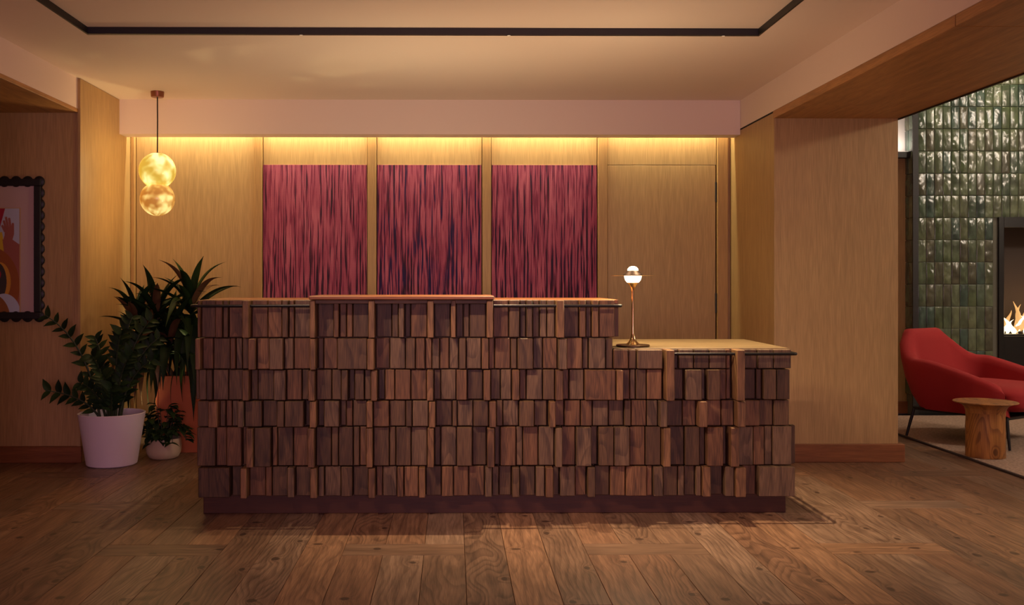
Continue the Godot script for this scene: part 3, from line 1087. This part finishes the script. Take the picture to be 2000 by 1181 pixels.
	bb.lathe(Vector3.ZERO, [Vector2(0, 0), Vector2(0.075, 0), Vector2(0.098, 0.012), Vector2(0.113, 0.045), Vector2(0.117, 0.085), Vector2(0.112, 0.135), Vector2(0.108, 0.138), Vector2(0.104, 0.134), Vector2(0.105, 0.10), Vector2(0, 0.10)], 36)
	part("pot", bb.mesh(), M.cream_pot, w)
	var ss := MB.new()
	ss.lathe(Vector3.ZERO, [Vector2(0.106, 0.112), Vector2(0.0, 0.125)], 20)
	part("soil", ss.mesh(), M.soil, w)
	var sl := [blade(0.085, 0.052, 0.02, 0.04, 0.3, 6), blade(0.075, 0.046, 0.015, 0.025, 0.3, 6)]
	for k in 26:
		var az := k * 2.399
		var reach := 0.06 + 0.10 * (k % 4) / 3.0
		var tall := 0.36 - 0.05 * (k % 4) - rng.randf() * 0.06
		var tip := Vector3(cos(az) * reach, tall, sin(az) * reach)
		var root := Vector3(cos(az) * 0.03, 0.11, sin(az) * 0.03)
		var mid := Vector3(cos(az) * reach * 0.6, tall * 0.95, sin(az) * reach * 0.6)
		if k % 3 == 0:
			tip = Vector3(cos(az) * 0.155, 0.12, sin(az) * 0.155)
			mid = Vector3(cos(az) * 0.13, 0.30, sin(az) * 0.13)
		var path := []
		for s in 7:
			path.append(bezier(root, mid, tip, s / 6.0))
		var b := MB.new()
		b.tube(path, 0.004, 0.002, 5)
		var stem := part("stem", b.mesh(), M.stem, w)
		for j in 6:
			var s := 0.35 + 0.65 * j / 5.0
			var p := bezier(root, mid, tip, s)
			var a2 := az + rng.randf_range(-1.4, 1.4)
			var out := Vector3(cos(a2), rng.randf_range(-0.5, 0.3), sin(a2)).normalized()
			var l := part("leaf", sl[j % 2], M["leaf_%d" % rng.randi_range(0, 2)], stem, p)
			l.basis = Basis.looking_at(-out, Vector3.UP)
	# ---- the small uplight that stands among the pots
	var ul := thing("uplight", "small black uplight on the floor hidden among the potted plants", "uplight", Vector3(-2.24, 0, -6.74))
	var ub := MB.new()
	ub.lathe(Vector3.ZERO, [Vector2(0, 0), Vector2(0.045, 0), Vector2(0.045, 0.012), Vector2(0.030, 0.016), Vector2(0.034, 0.10), Vector2(0.030, 0.10), Vector2(0.028, 0.085), Vector2(0, 0.085)], 24)
	part("housing", ub.mesh(), M.black_metal, ul)
	var uc := MB.new()
	uc.lathe(Vector3.ZERO, [Vector2(0.026, 0.086), Vector2(0.026, 0.089), Vector2(0, 0.089)], 20)
	part("lamp_lens", uc.mesh(), glow("uplight_glow", lin(1.0, 0.8, 0.4), 5.0), ul)
	spot(Vector3(0, 0.104, 0), Vector3(0.22, 0.9, 0.06), lin(1.0, 0.80, 0.34), 0.9, 30.0, 0.8, 0.02, ul)


# ---------------------------------------------------------------- framed print
func framed_print() -> void:
	# right edge 2.66 m left of the camera's axis; the sheet runs on beyond the picture
	var t := thing("framed_picture", "framed print of a raised hand in flat colours with a black scalloped frame", "framed picture", Vector3(-3.085, 1.397, -6.40))
	var hw := 0.393
	var hh := 0.457
	var b := MB.new()
	b.box(Vector3(0, 0, 0.006), Vector3(hw * 2 - 0.06, hh * 2 - 0.06, 0.012))
	part("backing", b.mesh(), M.black_paint, t)
	var fw := 0.045
	for q in [[Vector3(0, hh - fw / 2, 0.017), Vector3(hw * 2, fw, 0.034)], [Vector3(0, -hh + fw / 2, 0.017), Vector3(hw * 2, fw, 0.034)], [Vector3(hw - fw / 2, 0, 0.017), Vector3(fw, hh * 2 - fw * 2, 0.034)], [Vector3(-hw + fw / 2, 0, 0.017), Vector3(fw, hh * 2 - fw * 2, 0.034)]]:
		var c := MB.new()
		c.box(q[0], q[1], 0.004)
		part("frame_bar", c.mesh(), M.black_paint, t)
	var bead := MB.new()
	bead.ball(Vector3.ZERO, Vector3(0.037, 0.037, 0.013), 18, 8)
	var bm := bead.mesh()
	var nv := 12
	var nh := 10
	for k in nv + 1:
		for s in [-1.0, 1.0]:
			part("scallop", bm, M.black_paint, t, Vector3(s * (hw - 0.016), lerpf(-hh + 0.016, hh - 0.016, float(k) / nv), 0.014))
	for k in range(1, nh):
		for s in [-1.0, 1.0]:
			part("scallop", bm, M.black_paint, t, Vector3(lerpf(-hw + 0.016, hw - 0.016, float(k) / nh), s * (hh - 0.016), 0.014))
	var mt := MB.new()
	mt.box(Vector3(0, 0, 0.014), Vector3(hw * 2 - 0.05, hh * 2 - 0.05, 0.004))
	part("mount", mt.mesh(), mat("mount_card", lin(0.55, 0.40, 0.37), 0.9), t)
	var e := MB.new()
	e.box(Vector3(0.0, -0.077, 0.0165), Vector3(0.514, 0.694, 0.002))
	part("inner_line", e.mesh(), mat("gilt_line", lin(0.55, 0.36, 0.18), 0.6), t)
	var pr := MB.new()
	pr.uvs = Vector2(1 / 0.5, -1 / 0.68)
	pr.uvo = Vector2(0.5, 0.5 - 0.075 / 0.68)
	pr.box(Vector3(0, -0.075, 0.0178), Vector3(0.5, 0.68, 0.002))
	var m := mat("print", Color(1, 1, 1), 0.8)
	m.albedo_texture = print_image()
	part("printed_sheet", pr.mesh(), m, t)


# ---------------------------------------------------------------- lounge beyond the opening
func lounge() -> void:
	var wb := room("wall_lounge")
	part("oak_panel", slab(2.93, 4.4, 0, 2.285, 8.70, 8.8), M.oak, wb)
	part("upper_panel", slab(2.93, 7.4, 2.33, 3.7, 8.72, 9.0), M.white_paint, wb)
	part("ledge", slab(2.93, 4.065, 2.285, 2.335, 8.60, 8.8), M.black_paint, wb)
	part("core", slab(2.93, 4.80, -0.1, 2.33, 8.8, 9.0), M.white_paint, wb)
	part("core", slab(6.02, 7.4, -0.1, 2.33, 8.8, 9.0), M.white_paint, wb)
	part("core", slab(4.80, 6.02, 1.80, 2.33, 8.8, 9.0), M.white_paint, wb)
	part("core", slab(4.80, 6.02, -0.1, 0.60, 8.8, 9.0), M.white_paint, wb)
	part("led_strip", slab(2.98, 4.04, 2.335, 2.339, 8.605, 8.62), glow("ledge_glow", lin(1.0, 0.85, 0.7), 0.5), wb)
	panel_light(Vector3(3.51, 2.345, -8.612), Vector3(3.51, 3.0, -8.78), lin(1.0, 0.84, 0.72), 0.4, Vector2(1.05, 0.015), wb)
	var bs := room("baseboard_lounge")
	part("board", slab(2.962, 4.12, 0, 0.11, 8.68, 8.70, 0.003, 0), M.oak_skirting, bs)

	# ---- rug
	var rug := thing("area_rug", "sand-coloured area rug with a dark bound edge in the lounge", "rug", Vector3(5.2, 0, -6.6))
	var rm := mat("rug_pile", lin(0.40, 0.27, 0.20), 0.95)
	rm.albedo_texture = ramp(5, 0.05, [Color(0.8, 0.8, 0.8), Color(1, 1, 1)])
	rm.uv1_triplanar = true
	rm.uv1_world_triplanar = true
	rm.uv1_scale = Vector3.ONE * 3.0
	part("pile", slab(-1.755, 1.75, 0.0, 0.011, -2.1, 1.88, 0.003), rm, rug)
	var rb := mat("rug_binding", lin(0.035, 0.02, 0.016), 0.9)
	for q in [[-1.775, -1.753, -2.12, 1.90], [1.748, 1.77, -2.12, 1.90], [-1.755, 1.75, -2.12, -2.098], [-1.755, 1.75, 1.878, 1.90]]:
		part("binding", slab(q[0], q[1], 0.0, 0.012, q[2], q[3], 0.003), rb, rug)

	# ---- chimney breast faced in upright green tiles
	var ch := thing("tiled_fireplace", "chimney breast faced in glossy green upright tiles round a black firebox with a burning fire", "fireplace", Vector3(5.4, 0, -8.6))
	var o := -ch.position
	mat("grout", lin(0.13, 0.13, 0.10), 0.9)
	var x0 := 4.100
	var x1 := 6.74
	var d0 := 8.56
	part("breast_core", slab(x0 - 0.030, 4.82, 0, 3.595, d0 + 0.006, 8.71), M.grout, ch, o)
	part("breast_core", slab(6.0, x1, 0, 3.595, d0 + 0.006, 8.71), M.grout, ch, o)
	part("breast_core", slab(4.82, 6.0, 1.745, 3.595, d0 + 0.006, 8.71), M.grout, ch, o)
	part("corner_strip", slab(x0 - 0.044, x0 + 0.004, 0, 3.595, d0 - 0.012, d0 + 0.004), M.black_paint, ch, o)
	var nrm := waves(31, 0.014, 10.0)
	var kinds := []
	for k in 7:
		var base: Color = [Color(0.31, 0.37, 0.28), Color(0.27, 0.34, 0.27), Color(0.35, 0.39, 0.29), Color(0.23, 0.31, 0.27), Color(0.36, 0.41, 0.31), Color(0.29, 0.35, 0.24), Color(0.32, 0.33, 0.26)][k]
		var m := mat("tile_%d" % k, Color(1, 1, 1), 0.10)
		m.albedo_texture = ramp(300 + k, 0.03, [base * 0.82, base * 1.12], 128)
		m.uv1_triplanar = true
		m.uv1_world_triplanar = true
		m.uv1_scale = Vector3(2.0, 1.2, 2.0)
		m.normal_enabled = true
		m.normal_texture = nrm
		m.normal_scale = 0.4
		m.clearcoat_enabled = true
		m.clearcoat = 0.6
		m.clearcoat_roughness = 0.04
		kinds.append(m)
	# pillowed tile, a little uneven; four shapes shared by all
	var shapes := []
	var tw := 0.0744
	var th := 0.1962
	for k in 4:
		var rows := []
		for r in 6:
			var row := []
			for c in 7:
				var u := [-1.0, -0.95, -0.78, 0.0, 0.78, 0.95, 1.0][c] as float
				var w := [-1.0, -0.95, -0.4, 0.4, 0.95, 1.0][r] as float
				var z := 0.012
				if absf(u) > 0.99 or absf(w) > 0.99:
					z = 0.008
				else:
					z += 0.0028 * (1.0 - u * u * u * u) + rng.randf_range(-0.0006, 0.0006) + u * [0.0008, -0.0009, 0.0004, -0.0003][k] + w * [0.0008, 0.0005, -0.001, 0.0][k]
				row.append(Vector3(u * (tw / 2 - 0.0009), w * (th / 2 - 0.0010), z))
			rows.append(row)
		var b := MB.new()
		b.sheet(rows)
		shapes.append(b.mesh())
	var ncol := int((x1 - x0) / tw)
	for r in 17:
		for c in ncol:
			var x := x0 + 0.004 + tw * (c + 0.5)
			var y := 0.177 + th * (r + 0.5)
			if x > 4.80 and x < 6.02 and y < 1.80:
				continue
			if x > 5.5:
				continue
			if y > 3.56:
				continue
			part("tile", shapes[rng.randi_range(0, 3)], kinds[rng.randi_range(0, 6)], ch, Vector3(x, y, -d0 - 0.012) + o)
	# what lies beyond the picture's edge is one field
	var more := MB.new()
	for r in 17:
		for c in ncol:
			var x := x0 + 0.004 + tw * (c + 0.5)
			var y := 0.177 + th * (r + 0.5)
			if x <= 5.5 or (x < 6.02 and y < 1.80) or y > 3.56:
				continue
			more.box(Vector3(x, y, -d0 - 0.006), Vector3(tw - 0.002, th - 0.002, 0.014), 0.003)
	var mo := part("tile_field", more.mesh(), kinds[1], ch, o)
	mo.set_meta("kind", "stuff")
	# tiles of the narrow return
	for r in 17:
		var y := 0.177 + th * (r + 0.5)
		if y > 3.56:
			continue
		for q in 2:
			var l := part("tile", shapes[(r + q) % 4], kinds[rng.randi_range(0, 6)], ch, Vector3(x0 - 0.028, y, -d0 - 0.043 - tw * q) + o)
			l.rotation.y = -PI / 2
	part("plinth", slab(x0 + 0.004, x1, 0, 0.177, d0 - 0.002, d0 + 0.014), M.black_metal, ch, o)
	# firebox
	part("firebox_frame", slab(4.815, 4.862, 0.18, 1.752, d0 - 0.016, 8.71, 0.002), M.black_metal, ch, o)
	part("firebox_frame", slab(5.958, 6.005, 0.18, 1.752, d0 - 0.016, 8.71, 0.002), M.black_metal, ch, o)
	part("firebox_frame", slab(4.862, 5.958, 1.66, 1.752, d0 - 0.016, 8.71, 0.002), M.black_metal, ch, o)
	part("firebox_frame", slab(4.862, 5.958, 0.18, 0.70, d0 - 0.010, 8.71, 0.002), M.black_metal, ch, o)
	var liner := mat("firebox_liner", lin(0.05, 0.038, 0.032), 0.7)
	part("firebox_back", slab(4.80, 6.02, 0.6, 1.75, 8.99, 9.02), liner, ch, o)
	part("firebox_side", slab(4.80, 4.862, 0.6, 1.75, 8.71, 9.0), liner, ch, o)
	part("firebox_side", slab(5.958, 6.02, 0.6, 1.75, 8.71, 9.0), liner, ch, o)
	part("firebox_top", slab(4.80, 6.02, 1.75, 1.80, 8.71, 9.0), liner, ch, o)
	part("hearth_bed", slab(4.862, 5.958, 0.66, 0.715, 8.60, 8.98), M.black_metal, ch, o)
	var st := mat("ember_stone", lin(0.05, 0.035, 0.03), 0.9)
	for k in 16:
		var b := MB.new()
		b.ball(Vector3.ZERO, Vector3(rng.randf_range(0.018, 0.035), rng.randf_range(0.012, 0.022), rng.randf_range(0.018, 0.03)), 10, 6)
		part("ember_stone", b.mesh(), st, ch, Vector3(4.90 + 0.065 * k, 0.725, -8.70 - 0.05 * (k % 3)) + o)
	for k in 20:
		var h := 0.14 + 0.10 * absf(sin(k * 1.7)) + 0.12 * sin(PI * (k + 0.5) / 20.0)
		flame(ch, Vector3(4.93 + 0.052 * k, 0.71, -8.74 - 0.03 * (k % 3)) + o, h, 0.034, "flame_outer", k)
		flame(ch, Vector3(4.945 + 0.052 * k, 0.71, -8.72 - 0.02 * (k % 2)) + o, h * 0.62, 0.030, "flame_inner", k + 20)
	omni(Vector3(5.3, 0.95, -8.62) + o, lin(1.0, 0.5, 0.18), 0.10, 0.12, ch)

	armchair()
	side_table()
	lounge_pendant()
	# ---- downlights in the lounge ceiling
	var spots := [[4.45, -8.05], [5.25, -8.05], [3.75, -7.3], [5.2, -6.0]]
	for k in 4:
		var t := thing("lounge_downlight", ["recessed white downlight in the lounge ceiling, nearest the tiled corner", "recessed white downlight in the lounge ceiling, above the fire", "recessed white downlight in the lounge ceiling, above the red armchair", "recessed white downlight in the lounge ceiling, over the rug"][k], "downlight", Vector3(spots[k][0], 3.6, spots[k][1]), "downlights in the lounge ceiling")
		var b := MB.new()
		b.lathe(Vector3.ZERO, [Vector2(0.0, 0.0), Vector2(0.055, 0.0), Vector2(0.055, -0.012), Vector2(0.042, -0.012), Vector2(0.042, -0.004), Vector2(0.0, -0.004)], 24)
		part("bezel", b.mesh(), M.white_paint, t)
		var c := MB.new()
		c.lathe(Vector3.ZERO, [Vector2(0.0, -0.008), Vector2(0.040, -0.008), Vector2(0.040, -0.005), Vector2(0.0, -0.005)], 20)
		part("lamp_lens", c.mesh(), glow("lounge_lens", lin(1.0, 0.85, 0.65), 5.0), t)
		spot(Vector3(0, -0.016, 0), [Vector3(0.1, -2.4, -0.55), Vector3(-0.1, -2.4, -0.55), Vector3(0.1, -2.6, 0), Vector3(-0.4, -2.6, 0)][k], lin(1.0, 0.78, 0.55), [1.6, 1.4, 0.7, 0.6][k], 52.0, 0.8, 0.045, t)


func lounge_pendant() -> void:
	var t := thing("globe_pendant", "large white glass globe pendant hanging high in the lounge", "pendant lamp", Vector3(6.92, 3.6, -4.0))
	var b := MB.new()
	b.lathe(Vector3.ZERO, [Vector2(0, -0.03), Vector2(0.05, -0.03), Vector2(0.06, 0.0), Vector2(0, 0)], 24)
	part("canopy", b.mesh(), M.brass, t)
	var c := MB.new()
	c.tube([Vector3(0, -0.03, 0), Vector3(0, -0.06, 0)], 0.006, -1.0, 8)
	part("cord", c.mesh(), M.black_metal, t)
	var g := MB.new()
	g.ball(Vector3.ZERO, Vector3.ONE * 0.20, 36, 20)
	part("globe", g.mesh(), glow("opal_glow", lin(1.0, 0.90, 0.78), 12.0), t, Vector3(0, -0.255, 0))
	omni(Vector3(0, -0.255, 0), lin(1.0, 0.82, 0.64), 4.0, 0.19, t)


func flame(ch: Node, at: Vector3, h: float, r: float, kind: String, sd: int) -> void:
	if not M.has(kind):
		if kind == "flame_outer":
			glow(kind, lin(1.0, 0.50, 0.16), 0.9, Color(0, 0, 0))
		else:
			glow(kind, lin(1.0, 0.80, 0.45), 3.0, Color(0, 0, 0))
	var rows := []
	for k in 11:
		var s := k / 10.0
		var w := r * sin(PI * pow(s * 0.97 + 0.015, 0.6)) * (1.0 - 0.3 * s) + 0.001
		var cx := 0.05 * sin(sd * 2.1 + s * 4.0) * s
		var cz := 0.02 * sin(sd * 1.3 + s * 3.0) * s
		var row := []
		for j in 11:
			var a := TAU * j / 10.0
			row.append(Vector3(cx + cos(a) * w, s * h, cz + sin(a) * w * 0.55))
		rows.append(row)
	var b := MB.new()
	b.sheet(rows, true, true)
	part("flame", b.mesh(), M[kind], ch, at)


func armchair() -> void:
	var t := thing("armchair", "low red velvet armchair with sloping arms on slim black legs before the fireplace", "armchair", Vector3(3.985, 0.0145, -7.24))
	t.rotation.y = 0.55
	var velvet := mat("velvet", lin(0.32, 0.010, 0.012), 0.85)
	velvet.rim_enabled = true
	velvet.rim = 0.25
	velvet.rim_tint = 0.8
	# shell: one upholstered band that runs from arm to arm round the back
	var rows := []
	var nseg := 48
	for k in nseg + 1:
		var s := float(k) / nseg * 2.0 - 1.0
		var a := absf(s)
		# plan of the band's middle line: arm, corner, back
		var px := 0.0
		var pz := 0.0
		var nx := 0.0
		var nz := 0.0
		if a < 0.30:
			px = a / 0.30 * 0.22
			pz = -0.36
			nz = -1.0
		elif a < 0.55:
			var q := (a - 0.30) / 0.25 * PI / 2
			px = 0.22 + 0.17 * sin(q)
			pz = -0.19 - 0.17 * cos(q)
			nx = sin(q)
			nz = -cos(q)
		else:
			px = 0.39
			pz = lerpf(-0.19, 0.36, (a - 0.55) / 0.45)
			nx = 1.0
		var sg := signf(s)
		var h := 0.80
		if a > 0.26:
			h = lerpf(0.80, 0.59, smoothstep(0.24, 0.46, a))
		if a > 0.50:
			h = minf(h, lerpf(0.595, 0.43, pow((a - 0.50) / 0.50, 1.2)))
		var lean := 0.10 * (1.0 - smoothstep(0.25, 0.6, a)) + 0.02
		var thick := lerpf(0.13, 0.10, smoothstep(0.2, 0.6, a))
		if a > 0.92:
			var e := sqrt(maxf(0.0, 1.0 - pow((a - 0.92) / 0.08, 2.0)))
			thick *= maxf(e, 0.04)
			h -= 0.05 * (1.0 - e)
		var out := Vector3(nx * sg, 0, nz)
		var row := []
		# outer foot, up the outside, over the rounded top, down the inside
		for q in [[0.5, 0.215, -0.06], [0.5, 0.24, -0.05], [0.5, 0.40, -0.02], [0.5, 0.62, 0.0], [0.5, 0.86, 0.0], [0.44, 0.95, 0.0], [0.22, 0.99, 0.0], [0.0, 1.0, 0.0], [-0.22, 0.99, 0.0], [-0.44, 0.95, 0.0], [-0.5, 0.86, 0.0], [-0.55, 0.6, 0.0], [-0.62, 0.30, 0.0]]:
			var y: float = q[1] if q[1] < 0.25 else lerpf(0.215, h, (q[1] - 0.215) / 0.785)
			var up := clampf((y - 0.215) / 0.585, 0, 1)
			var p: Vector3 = Vector3(px * sg, y, pz) + out * (q[0] * thick + q[2] + lean * up * 1.3)
			row.append(p)
		rows.append(row)
	var b := MB.new()
	b.sheet(rows)
	for e in [0, nseg]:
		b.flat(rows[e], Vector3(0, 0, 1))
	part("shell", b.mesh(), velvet, t)
	# seat cushion
	var c := MB.new()
	var rr := []
	for k in 17:
		var el := PI * (k / 16.0 - 0.5)
		var row := []
		for j in 37:
			var az := TAU * j / 36.0
			var ce := pow(absf(cos(el)), 0.35)
			var se := signf(sin(el)) * pow(absf(sin(el)), 0.7)
			row.append(Vector3(0.355 * ce * signf(cos(az)) * pow(absf(cos(az)), 0.3), 0.335 + 0.095 * se, 0.075 + 0.37 * ce * signf(sin(az)) * pow(absf(sin(az)), 0.3)))
		rr.append(row)
	c.sheet(rr, true, true)
	part("seat_cushion", c.mesh(), velvet, t)
	var f := MB.new()
	f.box(Vector3(0, 0.212, 0), Vector3(0.74, 0.022, 0.72), 0.004)
	part("base_frame", f.mesh(), M.black_metal, t)
	for q in [[-1, -1], [1, -1], [1, 1], [-1, 1]]:
		var l := MB.new()
		l.tube([Vector3(q[0] * 0.36, 0.21, q[1] * 0.35), Vector3(q[0] * 0.395, 0.0, q[1] * 0.39)], 0.013, 0.009, 10)
		part("leg", l.mesh(), M.black_metal, t)


func side_table() -> void:
	var t := thing("side_table", "round pale wood pedestal side table with a thin dished top in front of the armchair", "side table", Vector3(3.572, 0.0126, -6.50))
	var tex := wood(77, 256, 256, Color(0.40, 0.25, 0.12), Color(0.74, 0.54, 0.30), 4.0, 0.4, 4.0, 1.0, 0.5, 0.5, [[0.5, 0.4, 0.06, 0.08]])
	var m := mat("table_wood", Color(0.95, 0.88, 0.80), 0.5)
	m.albedo_texture = tex
	var b := MB.new()
	b.uvs = Vector2(2.0, 2.4)
	b.lathe(Vector3.ZERO, [Vector2(0, 0), Vector2(0.121, 0), Vector2(0.122, 0.003), Vector2(0.120, 0.20), Vector2(0.119, 0.26), Vector2(0.121, 0.30), Vector2(0.128, 0.325)], 40)
	part("stem", b.mesh(), m, t)
	var c := MB.new()
	c.uvs = Vector2(2.0, 2.4)
	c.lathe(Vector3.ZERO, [Vector2(0.128, 0.325), Vector2(0.142, 0.343), Vector2(0.170, 0.356), Vector2(0.197, 0.362), Vector2(0.200, 0.366), Vector2(0.197, 0.369), Vector2(0.10, 0.367), Vector2(0.0, 0.366)], 48)
	part("top", c.mesh(), m, t)


# ---------------------------------------------------------------- red-shaded lamp in the side room
func side_room() -> void:
	var t := thing("floor_lamp", "floor lamp with a red fabric shade standing in the side room", "floor lamp", Vector3(-4.35, -0.02, -5.3))
	var b := MB.new()
	b.lathe(Vector3.ZERO, [Vector2(0, 0), Vector2(0.15, 0), Vector2(0.15, 0.02), Vector2(0.02, 0.03), Vector2(0, 0.03)], 28)
	part("base", b.mesh(), M.black_metal, t)
	var c := MB.new()
	c.tube([Vector3(0, 0.03, 0), Vector3(0, 1.45, 0)], 0.011, -1.0, 10)
	part("pole", c.mesh(), M.black_metal, t)
	var s := MB.new()
	s.lathe(Vector3.ZERO, [Vector2(0.20, 1.30), Vector2(0.14, 1.60), Vector2(0.138, 1.60), Vector2(0.198, 1.30)], 32)
	part("lamp_shade", s.mesh(), glow("red_shade", lin(1.0, 0.12, 0.04), 0.5, Color(0.6, 0.06, 0.03)), t)
	omni(Vector3(0, 1.42, 0), lin(1.0, 0.58, 0.42), 0.05, 0.08, t)
